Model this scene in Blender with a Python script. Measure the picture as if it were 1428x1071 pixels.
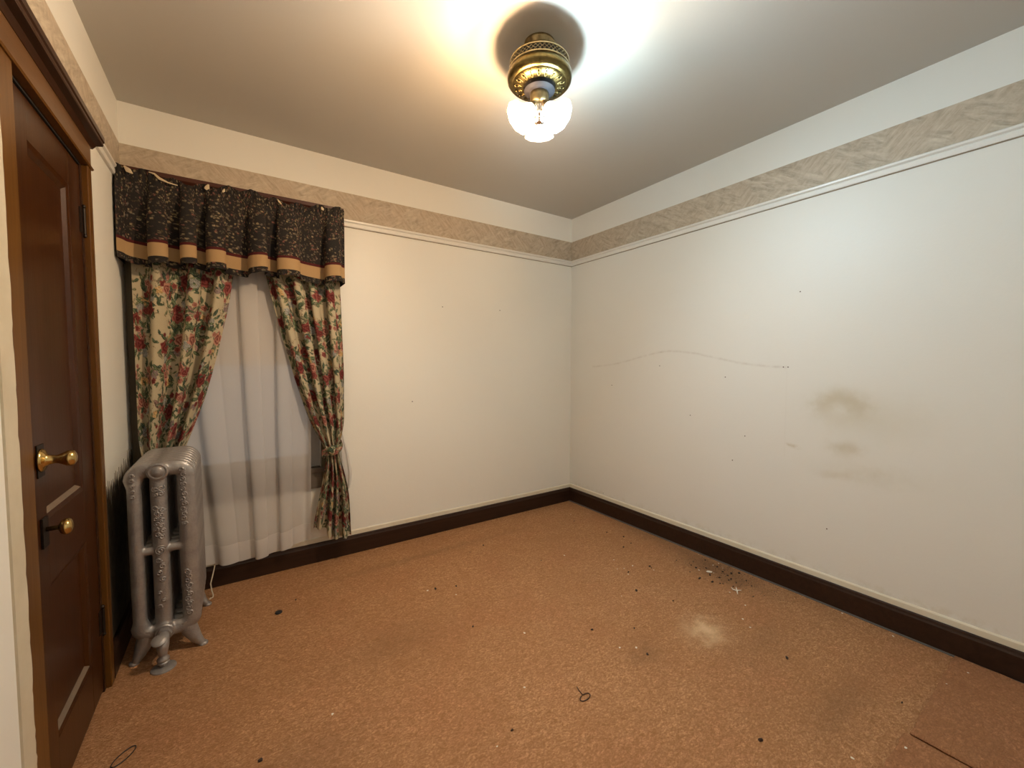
import bpy, bmesh, math, random
import numpy as np
from mathutils import Vector, Matrix

# ------------------------------------------------------------------ clear
for o in list(bpy.data.objects):
    bpy.data.objects.remove(o, do_unlink=True)
SC = bpy.context.scene
COL = SC.collection
rng = random.Random(7)
PI = math.pi

# room: left wall x=0, back wall y=D, right wall x=W, floor z=0
W, D, H, FRONT = 2.935, 2.770, 2.50, -0.60

# ------------------------------------------------------------------ camera
cam = bpy.data.cameras.new('camera')
cam_ob = bpy.data.objects.new('camera', cam)
COL.objects.link(cam_ob)
cam.sensor_width = 36.0
cam.lens = 575.37 * 36.0 / 1428.0
cam.clip_start = 0.02
yaw, pitch = math.radians(33.99), math.radians(-2.70)
cf = Vector((math.sin(yaw) * math.cos(pitch), math.cos(yaw) * math.cos(pitch), math.sin(pitch)))
cr = Vector((math.cos(yaw), -math.sin(yaw), 0))
cu = cr.cross(cf)
cm = Matrix((cr, cu, -cf)).transposed().to_4x4()
cm.translation = (0.4345, 0.0, 1.2248)
cam_ob.matrix_world = cm
SC.camera = cam_ob

# ------------------------------------------------------------------ world, exposure
world = bpy.data.worlds.new('dusk')
SC.world = world
world.use_nodes = True
bg = world.node_tree.nodes['Background']
bg.inputs[0].default_value = (0.50, 0.46, 0.42, 1)
bg.inputs[1].default_value = 0.42
SC.view_settings.view_transform = 'Standard'
SC.view_settings.look = 'None'
SC.view_settings.gamma = 1.0
SC.view_settings.use_curve_mapping = False
SC.view_settings.exposure = 0.0
BULB_WARM = (1.0, 0.67, 0.385)
BULB_COOL = (0.63, 0.86, 1.0)
BULB_WARM_STRENGTH = 2700.0
BULB_COOL_STRENGTH = 2400.0


# ------------------------------------------------------------------ node helpers
class Ex:
    """tiny wrapper so that math nodes read like arithmetic"""
    def __init__(s, nt, sock):
        s.nt, s.sock = nt, sock

    def _m(s, op, *args):
        n = s.nt.nodes.new('ShaderNodeMath')
        n.operation = op
        for i, a in enumerate((s,) + args):
            if isinstance(a, Ex):
                s.nt.links.new(a.sock, n.inputs[i])
            else:
                n.inputs[i].default_value = float(a)
        return Ex(s.nt, n.outputs[0])

    def __add__(s, o): return s._m('ADD', o)
    def __sub__(s, o): return s._m('SUBTRACT', o)
    def __mul__(s, o): return s._m('MULTIPLY', o)
    def __truediv__(s, o): return s._m('DIVIDE', o)
    def exp(s): return s._m('EXPONENT')
    def sqrt(s): return s._m('SQRT')
    def clamp(s):
        r = s._m('MINIMUM', 1.0)
        return r._m('MAXIMUM', 0.0)
    def gt(s, v): return s._m('GREATER_THAN', v)
    def lt(s, v): return s._m('LESS_THAN', v)


def gauss(a, c, w):
    t = (a - c) / w
    return (t * t * -1.0).exp()


class Mat:
    def __init__(s, name, color=(0.8, 0.8, 0.8), rough=0.5, metal=0.0, spec=0.5):
        s.m = bpy.data.materials.new(name)
        s.m.use_nodes = True
        s.nt = s.m.node_tree
        s.b = s.nt.nodes['Principled BSDF']
        s.b.inputs['Base Color'].default_value = (*color, 1)
        s.b.inputs['Roughness'].default_value = rough
        s.b.inputs['Metallic'].default_value = metal
        s.b.inputs['Specular IOR Level'].default_value = spec
        s.out = s.nt.nodes['Material Output']

    def node(s, t): return s.nt.nodes.new(t)
    def link(s, a, b): s.nt.links.new(a, b)

    def coord(s, scale=(1, 1, 1), rot=(0, 0, 0), world=False):
        if world:
            src = s.node('ShaderNodeNewGeometry').outputs['Position']
        else:
            src = s.node('ShaderNodeTexCoord').outputs['Object']
        mp = s.node('ShaderNodeMapping')
        mp.inputs['Scale'].default_value = scale
        mp.inputs['Rotation'].default_value = rot
        s.link(src, mp.inputs['Vector'])
        return mp.outputs[0]

    def noise(s, vec, scale, detail=3, rough=0.5, dist=0.0):
        n = s.node('ShaderNodeTexNoise')
        n.inputs['Scale'].default_value = scale
        n.inputs['Detail'].default_value = detail
        n.inputs['Roughness'].default_value = rough
        n.inputs['Distortion'].default_value = dist
        s.link(vec, n.inputs['Vector'])
        return Ex(s.nt, n.outputs['Fac'])

    def ramp(s, fac, stops):
        r = s.node('ShaderNodeValToRGB')
        el = r.color_ramp.elements
        while len(el) < len(stops):
            el.new(0.5)
        for e, (p, c) in zip(el, stops):
            e.position = p
            e.color = (*c, 1)
        s.link(fac.sock, r.inputs[0])
        return r.outputs[0]

    def mix(s, fac, a, b, mode='MIX'):
        n = s.node('ShaderNodeMix')
        n.data_type = 'RGBA'
        n.blend_type = mode
        if isinstance(fac, Ex):
            s.link(fac.sock, n.inputs[0])
        else:
            n.inputs[0].default_value = fac
        for sock, v in ((n.inputs[6], a), (n.inputs[7], b)):
            if isinstance(v, tuple):
                sock.default_value = (*v, 1)
            else:
                s.link(v, sock)
        return n.outputs[2]

    def color(s, sock): s.link(sock, s.b.inputs['Base Color'])

    def bump(s, h, strength=0.3, dist=0.01):
        n = s.node('ShaderNodeBump')
        n.inputs['Strength'].default_value = strength
        n.inputs['Distance'].default_value = dist
        s.link(h.sock, n.inputs['Height'])
        s.link(n.outputs[0], s.b.inputs['Normal'])


def paint(name, a, b, rough=0.4, scale=1.5, bumps=0.12, spec=0.5):
    m = Mat(name, a, rough, spec=spec)
    v = m.coord(world=True)
    m.color(m.mix(m.noise(v, scale, 4, 0.6), a, b))
    h = m.noise(v, 90, 3) * 0.25 + m.noise(v, 14, 3) * 0.6 + m.noise(v, 3.0, 2) * 1.6
    m.bump(h, bumps, 0.01)
    return m


def wood(name, a, b, rough=0.3, axis=2, fine=40):
    m = Mat(name, a, rough, spec=0.32)
    sc = [fine, fine, fine]
    sc[axis] = fine * 0.05
    v = m.coord(tuple(sc))
    n = m.noise(v, 1.0, 5, 0.65, 0.6)
    m.color(m.ramp(n, [(0.3, a), (0.7, b)]))
    m.bump(n, 0.08, 0.004)
    return m


MT = {}


def mats():
    wall_a, wall_b = (0.865, 0.85, 0.785), (0.84, 0.825, 0.755)
    MT['wall'] = paint('wall_paint', wall_a, wall_b, 0.46, spec=0.4)
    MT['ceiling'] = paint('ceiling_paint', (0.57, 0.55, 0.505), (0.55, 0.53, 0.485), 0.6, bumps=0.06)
    MT['cream'] = paint('cream_trim_paint', (0.80, 0.76, 0.64), (0.70, 0.63, 0.47), 0.4, 6)
    MT['white_trim'] = paint('white_trim_paint', (0.82, 0.80, 0.75), (0.79, 0.77, 0.71), 0.35, 5, 0.05)
    MT['chipped'] = paint('chipped_casing_paint', (0.72, 0.66, 0.52), (0.55, 0.47, 0.33), 0.45, 9)

    # right wall: same paint with stains and the mark left by a headboard
    m = Mat('stained_wall_paint', wall_a, 0.44, spec=0.35)
    v = m.coord(world=True)
    sep = m.node('ShaderNodeSeparateXYZ')
    m.link(v, sep.inputs[0])
    y, z = Ex(m.nt, sep.outputs[1]), Ex(m.nt, sep.outputs[2])
    n1, n2 = m.noise(v, 9, 4, 0.6), m.noise(v, 26, 4, 0.6)
    base = m.mix(m.noise(v, 1.2, 4, 0.6), (0.83, 0.82, 0.765), (0.80, 0.785, 0.72))
    # curved headboard rub mark
    c = gauss(y, 1.75, 0.42) * 0.112 + 1.203
    arc = gauss(z, c + n1 * 0.010 - 0.005, 0.0065) * y.gt(1.03) * y.lt(2.5) * (n2 - 0.28) * 0.60
    arc = arc + gauss(y, 1.028, 0.004) * z.lt(1.20) * z.gt(0.72) * 0.025
    # brown grease stains
    yd, zd = y + n2 * 0.10 - 0.05, z + n1 * 0.06 - 0.03
    r = (((yd - 0.785) * (yd - 0.785)) + ((zd - 1.0) * (zd - 1.0)) * 1.3).sqrt()
    st = gauss(r, 0.068, 0.055) * 0.55 * (gauss(zd, 1.07, 0.09) + 0.15) + gauss(yd, 0.72, 0.20) * gauss(zd, 0.98, 0.12) * 0.14
    st = st + gauss(yd, 0.76, 0.065) * gauss(zd, 0.815, 0.026) * 0.45
    st = st + gauss(yd, 0.76, 0.05) * gauss(zd, 0.79, 0.03) * 0.25
    st = st + gauss(yd, 0.60, 0.16) * gauss(zd, 0.96, 0.10) * 0.17
    st = st + gauss(yd, 0.67, 0.17) * gauss(zd, 0.70, 0.05) * 0.26 * n2 * 1.8
    st = st + gauss(yd, 0.80, 0.06) * gauss(zd, 0.665, 0.02) * 0.3
    st = st + gauss(yd, 0.985, 0.02) * gauss(zd, 0.78, 0.008) * 0.6
    st = st + gauss(z, 0.16, 0.02) * (n2 - 0.45) * 1.4
    colr = m.mix(arc.clamp(), base, (0.30, 0.22, 0.13))
    colr = m.mix((st * 0.6).clamp(), colr, (0.42, 0.33, 0.13))
    m.color(colr)
    h = m.noise(v, 90, 3) * 0.25 + m.noise(v, 14, 3) * 0.6 + m.noise(v, 3.0, 2) * 1.8
    m.bump(h, 0.13, 0.01)
    MT['wall_right'] = m

    # wallpaper border: marbled beige with slanting hatch blocks
    for key, rot in (('border_x', (0, 0, 0)), ('border_y', (0, 0, -PI / 2))):
        m = Mat('wallpaper_' + key, (0.5, 0.42, 0.3), 0.6)
        v = m.coord(rot=rot, world=True)
        sw = m.node('ShaderNodeMapping')
        sw.inputs['Rotation'].default_value = (PI / 2, 0, 0)
        m.link(v, sw.inputs[0])
        rt = m.node('ShaderNodeMapping')
        rt.inputs['Rotation'].default_value = (0, 0, math.radians(38))
        m.link(sw.outputs[0], rt.inputs[0])
        def streak(ang, sx, sy, sc):
            q = m.node('ShaderNodeMapping')
            q.inputs['Rotation'].default_value = (0, 0, math.radians(ang))
            m.link(sw.outputs[0], q.inputs[0])
            q2 = m.node('ShaderNodeMapping')
            q2.inputs['Scale'].default_value = (sx, sy, 1)
            m.link(q.outputs[0], q2.inputs[0])
            return m.noise(q2.outputs[0], sc, 4, 0.65, 0.5), q2
        up, _ = streak(-48, 9, 60, 1.0)
        dn, _ = streak(30, 9, 45, 1.0)
        n = m.noise(v, 30, 5, 0.7)
        blk = m.noise(v, 11, 2, 0.5)
        pick = ((blk - 0.46) * 9.0).clamp()
        st = up * pick + dn * (pick * -1.0 + 1.0)
        c1 = m.ramp(st * 0.65 + n * 0.35, [(0.36, (0.36, 0.29, 0.21)), (0.50, (0.51, 0.43, 0.325)), (0.64, (0.64, 0.56, 0.44))])
        c2 = m.mix(((blk - 0.42) * 3.0).clamp() * 0.45, c1, (0.50, 0.385, 0.27))
        m.color(c2)
        m.bump(n, 0.15, 0.003)
        MT[key] = m

    # carpet
    for key, a, b, dk in (('carpet', (0.76, 0.435, 0.23), (0.59, 0.315, 0.155), (0.33, 0.16, 0.07)),
                          ('carpet_piece', (0.57, 0.28, 0.135), (0.47, 0.22, 0.105), (0.31, 0.145, 0.07))):
        m = Mat(key + '_pile', a, 0.95, spec=0.1)
        v = m.coord(world=True)
        big = m.noise(v, 2.1, 4, 0.6, 0.4)
        mid = m.noise(v, 9, 4, 0.65)
        vs = m.coord((1, 1.7, 1), (0, 0, 0.5), world=True)
        fine = m.noise(vs, 95, 4, 0.75, 0.6)
        tuft = m.noise(vs, 46, 3, 0.7, 1.2)
        col = m.ramp(big * 0.55 + mid * 0.45, [(0.36, b), (0.58, a)])
        pink = m.mix(((m.noise(v, 3.3, 3) - 0.48).clamp() * 3.6).clamp(), col, (0.64, 0.31, 0.165))
        col = m.mix(((tuft - 0.33) * 3.0).clamp(), dk, pink)
        col = m.mix(((fine - 0.37) * 3.8).clamp(), dk, col)
        if key == 'carpet':
            sp = m.node('ShaderNodeSeparateXYZ')
            m.link(v, sp.inputs[0])
            x, y = Ex(m.nt, sp.outputs[0]), Ex(m.nt, sp.outputs[1])
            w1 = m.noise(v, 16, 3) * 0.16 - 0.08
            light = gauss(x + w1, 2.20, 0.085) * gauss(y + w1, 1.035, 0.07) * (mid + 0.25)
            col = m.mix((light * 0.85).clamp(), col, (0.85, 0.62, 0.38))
            dirt = gauss(x + w1, 2.78, 0.11) * gauss(y + w1, 1.30, 0.26) * 0.75
            dirt = dirt + gauss(x + w1, 2.88, 0.08) * gauss(y, 1.8, 0.4) * 0.35
            dirt = dirt + gauss(x + w1, 1.85, 0.08) * gauss(y + w1, 1.09, 0.05) * 0.4
            dirt = dirt + gauss(x + w1, 2.35, 0.22) * gauss(y + w1, 0.85, 0.06) * 0.25
            dirt = dirt + gauss(y + w1 * 0.6, 2.47, 0.035) * gauss(x, 1.45, 0.55) * 0.35
            dirt = dirt + gauss(x + w1, 1.0, 0.25) * gauss(y + w1, 1.75, 0.12) * 0.25
            dirt = dirt + gauss(x + w1, 0.55, 0.2) * gauss(y + w1, 1.35, 0.12) * 0.35
            dirt = dirt + gauss(x + w1, 2.2, 0.18) * gauss(y + w1, 0.52, 0.06) * 0.35
            col = m.mix((dirt * (mid + 0.75)).clamp(), col, (0.24, 0.13, 0.065))
        m.color(col)
        m.bump(fine * 0.5 + tuft * 0.8 + mid * 1.2 + big * 2.0, 0.75, 0.012)
        MT[key] = m

    MT['baseboard'] = wood('dark_baseboard_wood', (0.022, 0.010, 0.006), (0.040, 0.018, 0.010), 0.38, 0)
    MT['door'] = wood('door_varnished_wood', (0.034, 0.0092, 0.0012), (0.058, 0.0165, 0.0022), 0.30, 2)
    MT['casing'] = wood('casing_varnished_wood', (0.095, 0.037, 0.006), (0.150, 0.062, 0.011), 0.30, 2)
    MT['head'] = wood('head_casing_wood', (0.105, 0.048, 0.017), (0.16, 0.075, 0.028), 0.33, 1)
    MT['cap'] = wood('dark_cap_wood', (0.030, 0.012, 0.006), (0.055, 0.022, 0.010), 0.33, 1)
    MT['window_wood'] = wood('window_olive_brown_wood', (0.085, 0.065, 0.035), (0.13, 0.10, 0.055), 0.4, 2)
    MT['window_head'] = wood('window_maroon_wood', (0.055, 0.016, 0.010), (0.085, 0.028, 0.016), 0.35, 0)
    MT['sash'] = paint('sash_grey_paint', (0.40, 0.385, 0.36), (0.34, 0.325, 0.30), 0.5, 6)
    MT['sill'] = wood('window_sill_wood', (0.11, 0.085, 0.065), (0.16, 0.125, 0.095), 0.45, 0)
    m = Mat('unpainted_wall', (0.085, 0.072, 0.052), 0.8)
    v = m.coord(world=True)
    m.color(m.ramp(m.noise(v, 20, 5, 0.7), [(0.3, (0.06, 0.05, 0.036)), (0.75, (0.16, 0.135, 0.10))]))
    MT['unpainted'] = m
    m = Mat('polished_brass', (0.80, 0.56, 0.22), 0.22, 1.0)
    v = m.coord()
    m.color(m.ramp(m.noise(v, 70, 3), [(0.3, (0.50, 0.34, 0.12)), (0.7, (0.74, 0.54, 0.22))]))
    MT['brass'] = m
    m = Mat('antique_brass', (0.62, 0.47, 0.22), 0.28, 1.0)
    v = m.coord()
    m.color(m.ramp(m.noise(v, 60, 3), [(0.3, (0.24, 0.185, 0.095)), (0.7, (0.38, 0.30, 0.16))]))
    MT['antique'] = m
    m = Mat('pan_brass', (0.16, 0.12, 0.045), 0.27, 1.0)
    v = m.coord()
    m.color(m.ramp(m.noise(v, 60, 3), [(0.3, (0.10, 0.072, 0.025)), (0.7, (0.18, 0.135, 0.05))]))
    MT['pan_brass'] = m
    MT['petal_brass'] = Mat('petal_brass', (0.035, 0.026, 0.010), 0.35, 1.0)
    MT['dark_metal'] = Mat('dark_grey_metal', (0.0035, 0.0034, 0.0040), 0.6, 0.0, 0.02)
    MT['black'] = Mat('black_void', (0.012, 0.011, 0.010), 0.7)
    MT['iron'] = Mat('black_lock_iron', (0.020, 0.013, 0.009), 0.45, 0.6)
    m = Mat('chrome_stem', (0.78, 0.72, 0.66), 0.15, 1.0)
    MT['chrome'] = m
    m = Mat('silver_radiator_paint', (0.40, 0.375, 0.35), 0.42, 0.55)
    v = m.coord()
    m.color(m.ramp(m.noise(v, 22, 4, 0.6), [(0.3, (0.29, 0.27, 0.26)), (0.7, (0.42, 0.395, 0.38))]))
    m.bump(m.noise(v, 130, 3) * 0.6 + m.noise(v, 35, 4, 0.6), 0.42, 0.004)
    MT['silver'] = m

    # opal glass shade
    m = Mat('opal_glass', (0.92, 0.90, 0.86), 0.25)
    nt = m.nt
    tr = m.node('ShaderNodeBsdfTransparent')
    tr.inputs[0].default_value = (1, 0.98, 0.95, 1)
    tl = m.node('ShaderNodeBsdfTranslucent')
    tl.inputs[0].default_value = (0.92, 0.90, 0.87, 1)
    a = m.node('ShaderNodeMixShader')
    a.inputs[0].default_value = 0.50
    m.link(m.b.outputs[0], a.inputs[1])
    m.link(tl.outputs[0], a.inputs[2])
    b = m.node('ShaderNodeMixShader')
    b.inputs[0].default_value = 0.62
    m.link(a.outputs[0], b.inputs[1])
    m.link(tr.outputs[0], b.inputs[2])
    m.link(b.outputs[0], m.out.inputs[0])
    MT['opal'] = m
    # sheer cloth
    for key, f in (('sheer', 0.34), ('sheer_hem', 0.16)):
        m = Mat(key + '_voile', (0.72, 0.69, 0.665), 0.9, spec=0.05)
        tr = m.node('ShaderNodeBsdfTransparent')
        tl = m.node('ShaderNodeBsdfTranslucent')
        tl.inputs[0].default_value = (0.72, 0.69, 0.665, 1)
        a = m.node('ShaderNodeMixShader')
        a.inputs[0].default_value = 0.25
        m.link(m.b.outputs[0], a.inputs[1])
        m.link(tl.outputs[0], a.inputs[2])
        b = m.node('ShaderNodeMixShader')
        b.inputs[0].default_value = f
        m.link(a.outputs[0], b.inputs[1])
        m.link(tr.outputs[0], b.inputs[2])
        m.link(b.outputs[0], m.out.inputs[0])
        MT[key] = m
    # window glass
    m = Mat('window_glass', (0.8, 0.85, 0.85), 0.03)
    tr = m.node('ShaderNodeBsdfTransparent')
    gl = m.node('ShaderNodeBsdfGlossy')
    gl.inputs['Roughness'].default_value = 0.03
    b = m.node('ShaderNodeMixShader')
    b.inputs[0].default_value = 0.08
    m.link(tr.outputs[0], b.inputs[1])
    m.link(gl.outputs[0], b.inputs[2])
    m.link(b.outputs[0], m.out.inputs[0])
    MT['glass'] = m
    m = Mat('roller_shade_vinyl', (0.74, 0.70, 0.62), 0.7)
    v = m.coord((1, 1, 220))
    m.color(m.mix(m.noise(v, 1.0, 2), (0.76, 0.72, 0.64), (0.62, 0.58, 0.52)))
    MT['shade_cloth'] = m
    # printed cloth reads its print from the cloth's own colour attribute
    for key in ('print', 'valance'):
        m = Mat(key + '_cotton', (0.7, 0.65, 0.5), 0.9, spec=0.1)
        at = m.node('ShaderNodeAttribute')
        at.attribute_name = 'print'
        v = m.coord()
        n = m.noise(v, 400, 2)
        m.color(m.mix(n * 0.25, at.outputs['Color'], (0.10, 0.085, 0.06), 'MIX' if key == 'print' else 'MIX'))
        tl = m.node('ShaderNodeBsdfTranslucent')
        m.link(at.outputs['Color'], tl.inputs[0])
        MT[key] = m
    MT['tan'] = paint('tan_band_cotton', (0.40, 0.265, 0.135), (0.36, 0.235, 0.115), 0.9, 12, spec=0.1)
    MT['maroon'] = paint('maroon_stripe_cotton', (0.085, 0.018, 0.018), (0.065, 0.012, 0.014), 0.9, 12, spec=0.1)
    MT['lining'] = paint('cream_lining', (0.60, 0.50, 0.34), (0.5, 0.4, 0.26), 0.9, 12, spec=0.1)
    MT['chip'] = paint('paint_chip_white', (0.85, 0.80, 0.70), (0.72, 0.64, 0.52), 0.6, 60)
    MT['crumb'] = paint('dark_crumb', (0.022, 0.011, 0.007), (0.05, 0.022, 0.012), 0.7, 90)
    MT['rubber'] = paint('black_rubber', (0.008, 0.008, 0.010), (0.012, 0.012, 0.013), 0.35, 30)
    MT['cord'] = paint('ivory_cord', (0.62, 0.53, 0.40), (0.55, 0.46, 0.33), 0.5, 30)
    MT['tack'] = paint('grey_carpet_edge', (0.15, 0.14, 0.13), (0.09, 0.08, 0.072), 0.8, 40)
    MT['rail_brown'] = paint('rail_line_brown', (0.22, 0.17, 0.11), (0.40, 0.33, 0.24), 0.8, 14)
    MT['ledge_highlight'] = paint('ledge_highlight_paint', (0.20, 0.145, 0.10), (0.15, 0.105, 0.07), 0.6, 30)
    MT['nail'] = Mat('rusty_nail_hole', (0.10, 0.055, 0.035), 0.7)
    for key, c, st in (('bulb_warm', BULB_WARM, BULB_WARM_STRENGTH), ('bulb_cool', BULB_COOL, BULB_COOL_STRENGTH)):
        m = Mat(key, (1, 1, 1), 0.3)
        em = m.node('ShaderNodeEmission')
        em.inputs[0].default_value = (*c, 1)
        em.inputs[1].default_value = st
        m.link(em.outputs[0], m.out.inputs[0])
        MT[key] = m
    MT['bulb_off'] = Mat('frosted_bulb', (0.85, 0.84, 0.80), 0.35)


mats()


# ------------------------------------------------------------------ mesh helpers
def tag(o, label=None, cat=None, group=None, kind=None):
    if label: o['label'] = label
    if cat: o['category'] = cat
    if group: o['group'] = group
    if kind: o['kind'] = kind
    return o


ORI = {}


def empty(name, loc):
    o = bpy.data.objects.new(name, None)
    o.empty_display_size = 0.05
    COL.objects.link(o)
    o.location = loc
    ORI[o.name] = Vector(loc)
    return o


def frame(w):
    """orthonormal basis whose z column is w"""
    w = Vector(w).normalized()
    a = Vector((0, 0, 1)) if abs(w.z) < 0.95 else Vector((1, 0, 0))
    u = a.cross(w).normalized()
    return Matrix((u, w.cross(u), w)).transposed()


class MB:
    def __init__(s):
        s.v, s.f = [], []

    def add(s, vs, fs):
        k = len(s.v)
        s.v += [tuple(p) for p in vs]
        s.f += [tuple(i + k for i in f) for f in fs]
        return s

    def box(s, x0, x1, y0, y1, z0, z1):
        vs = [(x, y, z) for x in (x0, x1) for y in (y0, y1) for z in (z0, z1)]
        return s.add(vs, [(0, 1, 3, 2), (4, 6, 7, 5), (0, 4, 5, 1), (2, 3, 7, 6), (0, 2, 6, 4), (1, 5, 7, 3)])

    def prism(s, poly, axis, a, b):
        """poly: points in the two other axes (cyclic order y,z / x,z / x,y), extruded from a to b"""
        n = len(poly)
        def P(p, t):
            return {0: (t, p[0], p[1]), 1: (p[0], t, p[1]), 2: (p[0], p[1], t)}[axis]
        vs = [P(p, a) for p in poly] + [P(p, b) for p in poly]
        fs = [tuple(range(n - 1, -1, -1)), tuple(range(n, 2 * n))]
        fs += [(i, (i + 1) % n, n + (i + 1) % n, n + i) for i in range(n)]
        return s.add(vs, fs)

    def lathe(s, prof, loc, w=(0, 0, 1), n=32, scallop=None, cap=True):
        R = frame(w)
        loc = Vector(loc)
        vs, fs = [], []
        for j, (r, t) in enumerate(prof):
            for i in range(n):
                a = 2 * PI * i / n
                rr = r if scallop is None else r * scallop(j, a)
                vs.append(loc + R @ Vector((rr * math.cos(a), rr * math.sin(a), t)))
        for j in range(len(prof) - 1):
            for i in range(n):
                k = (i + 1) % n
                fs.append((j * n + i, j * n + k, (j + 1) * n + k, (j + 1) * n + i))
        if cap:
            fs.append(tuple(range(n - 1, -1, -1)))
            fs.append(tuple((len(prof) - 1) * n + i for i in range(n)))
        return s.add(vs, fs)

    def tube(s, pts, rad, n=8, rad2=None, side=None, cap=True):
        """tube along points; rad (number or list) in plane, rad2 along the fixed side vector"""
        pts = [Vector(p) for p in pts]
        m = len(pts)
        rad = rad if isinstance(rad, (list, tuple)) else [rad] * m
        rad2 = rad if rad2 is None else (rad2 if isinstance(rad2, (list, tuple)) else [rad2] * m)
        vs, fs = [], []
        prev = Vector(side) if side else None
        for i, p in enumerate(pts):
            t = (pts[min(i + 1, m - 1)] - pts[max(i - 1, 0)]).normalized()
            if prev is None:
                prev = Vector((0, 0, 1)) if abs(t.z) < 0.9 else Vector((1, 0, 0))
            sd = (prev - t * prev.dot(t)).normalized()
            if side is None:
                prev = sd
            up = t.cross(sd)
            for k in range(n):
                a = 2 * PI * k / n
                vs.append(p + up * (rad[i] * math.cos(a)) + sd * (rad2[i] * math.sin(a)))
        for i in range(m - 1):
            for k in range(n):
                q = (k + 1) % n
                fs.append((i * n + k, i * n + q, (i + 1) * n + q, (i + 1) * n + k))
        if cap:
            fs.append(tuple(range(n - 1, -1, -1)))
            fs.append(tuple((m - 1) * n + k for k in range(n)))
        return s.add(vs, fs)

    def build(s, name, mat, parent=None, origin=None, smooth=False, bevel=0.0, angle=40):
        if parent is not None:
            org = ORI[parent.name]
        else:
            org = Vector(origin) if origin is not None else Vector((0, 0, 0))
        me = bpy.data.meshes.new(name)
        me.from_pydata([tuple(Vector(p) - org) for p in s.v], [], s.f)
        bm = bmesh.new()
        bm.from_mesh(me)
        bmesh.ops.recalc_face_normals(bm, faces=bm.faces)
        bm.to_mesh(me)
        bm.free()
        me.materials.append(MT[mat].m)
        o = bpy.data.objects.new(name, me)
        COL.objects.link(o)
        if parent is not None:
            o.parent = parent
        else:
            o.location = org
        ORI[o.name] = org
        if smooth:
            for p in me.polygons:
                p.use_smooth = True
            if angle < 180:
                me.set_sharp_from_angle(angle=math.radians(angle))
        if bevel:
            bv = o.modifiers.new('bevel', 'BEVEL')
            bv.width = bevel
            bv.segments = 2
            bv.limit_method = 'ANGLE'
        return o


def copy_obj(o, loc, parent=None, rz=None):
    c = o.copy()
    COL.objects.link(c)
    if parent is not None:
        c.parent = parent
    c.location = loc
    if rz is not None:
        c.rotation_euler = (0, 0, rz)
    return c


def struct(o, label, cat):
    return tag(o, label, cat, kind='structure')


# ------------------------------------------------------------------ room shell
T = 0.12
fl = MB().box(-T, W + T, FRONT - T, D + T, -0.1, 0.0).build('floor', 'carpet')
struct(fl, 'worn orange-brown carpet covering the whole floor', 'floor')
ce = MB().box(-T, W + T, FRONT - T, D + T, H, H + 0.1).build('ceiling', 'ceiling')
struct(ce, 'flat beige painted ceiling around the lamp', 'ceiling')

WX0, WX1, WZ0, WZ1 = 0.10, 0.87, 0.59, 2.05          # window opening in the back wall
b = MB()
b.box(-T, WX0, D, D + T, 0, H).box(WX1, W + T, D, D + T, 0, H)
b.box(WX0, WX1, D, D + T, 0, WZ0).box(WX0, WX1, D, D + T, WZ1, H)
wb = struct(b.build('wall_back', 'wall'), 'cream painted wall with the curtained window', 'wall')
wr = struct(MB().box(W, W + T, FRONT - T, D, 0, H).build('wall_right', 'wall_right'),
            'off-white painted wall with brown stains and a curved rub mark', 'wall')
DY0, DY1, DZ = 1.500, 2.092, 1.935                    # closet door opening in the left wall
b = MB()
b.box(-T, 0.0, DY1, D, 0, H).box(-T, 0.0, DY0, DY1, DZ, H).box(-T, 0.0, FRONT - T, DY0, 0, H)
b.box(0.0, 0.018, FRONT, 1.345, 0, 2.09)
wl = struct(b.build('wall_left', 'wall'), 'cream painted wall holding the brown panelled door', 'wall')
MB().box(-T, -T + 0.01, DY0, DY1, 0, DZ).build('closet_back', 'black', wl)
struct(MB().box(-T, W + T, FRONT - T, FRONT, 0, H).build('wall_front', 'wall'),
       'plain cream wall opposite the window', 'wall')

# patch of bare wall behind the radiator with a brushed, jagged upper edge
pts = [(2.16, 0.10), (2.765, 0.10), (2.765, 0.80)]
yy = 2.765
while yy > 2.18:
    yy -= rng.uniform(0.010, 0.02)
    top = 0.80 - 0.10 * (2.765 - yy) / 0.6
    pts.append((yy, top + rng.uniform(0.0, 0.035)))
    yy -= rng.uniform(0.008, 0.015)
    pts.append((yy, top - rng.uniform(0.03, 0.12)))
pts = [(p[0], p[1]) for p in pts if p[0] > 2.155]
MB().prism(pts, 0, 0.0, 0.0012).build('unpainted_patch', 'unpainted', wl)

# nail holes and specks in the walls
for (y, z) in [(0.976, 1.611), (1.839, 1.216), (2.283, 1.06), (1.367, 1.148), (1.596, 0.889), (1.241, 0.802),
               (1.311, 0.644), (0.821, 0.383), (2.363, 0.165), (1.046, 1.211), (1.023, 1.211)]:
    MB().lathe([(0.0035, -0.0002), (0.0030, 0.0008)], (W, y, z), (-1, 0, 0), 8).build('nail_hole', 'nail', wr)
for (x, z) in [(1.697, 1.641), (2.187, 1.651), (1.463, 0.967)]:
    MB().lathe([(0.004, -0.0002), (0.003, 0.0008)], (x, D, z), (0, -1, 0), 8).build('nail_hole', 'nail', wb)

# ------------------------------------------------------------------ trims
BT, RT, RB, BB = 2.2995, 2.1326, 2.0898, 0.1187
tr_n = [0]


def trim(bm, mat, label, name=None, cat='trim', **k):
    tr_n[0] += 1
    o = bm.build(name or 'trim_%d' % tr_n[0], mat, **k)
    return struct(o, label, cat)


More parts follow.
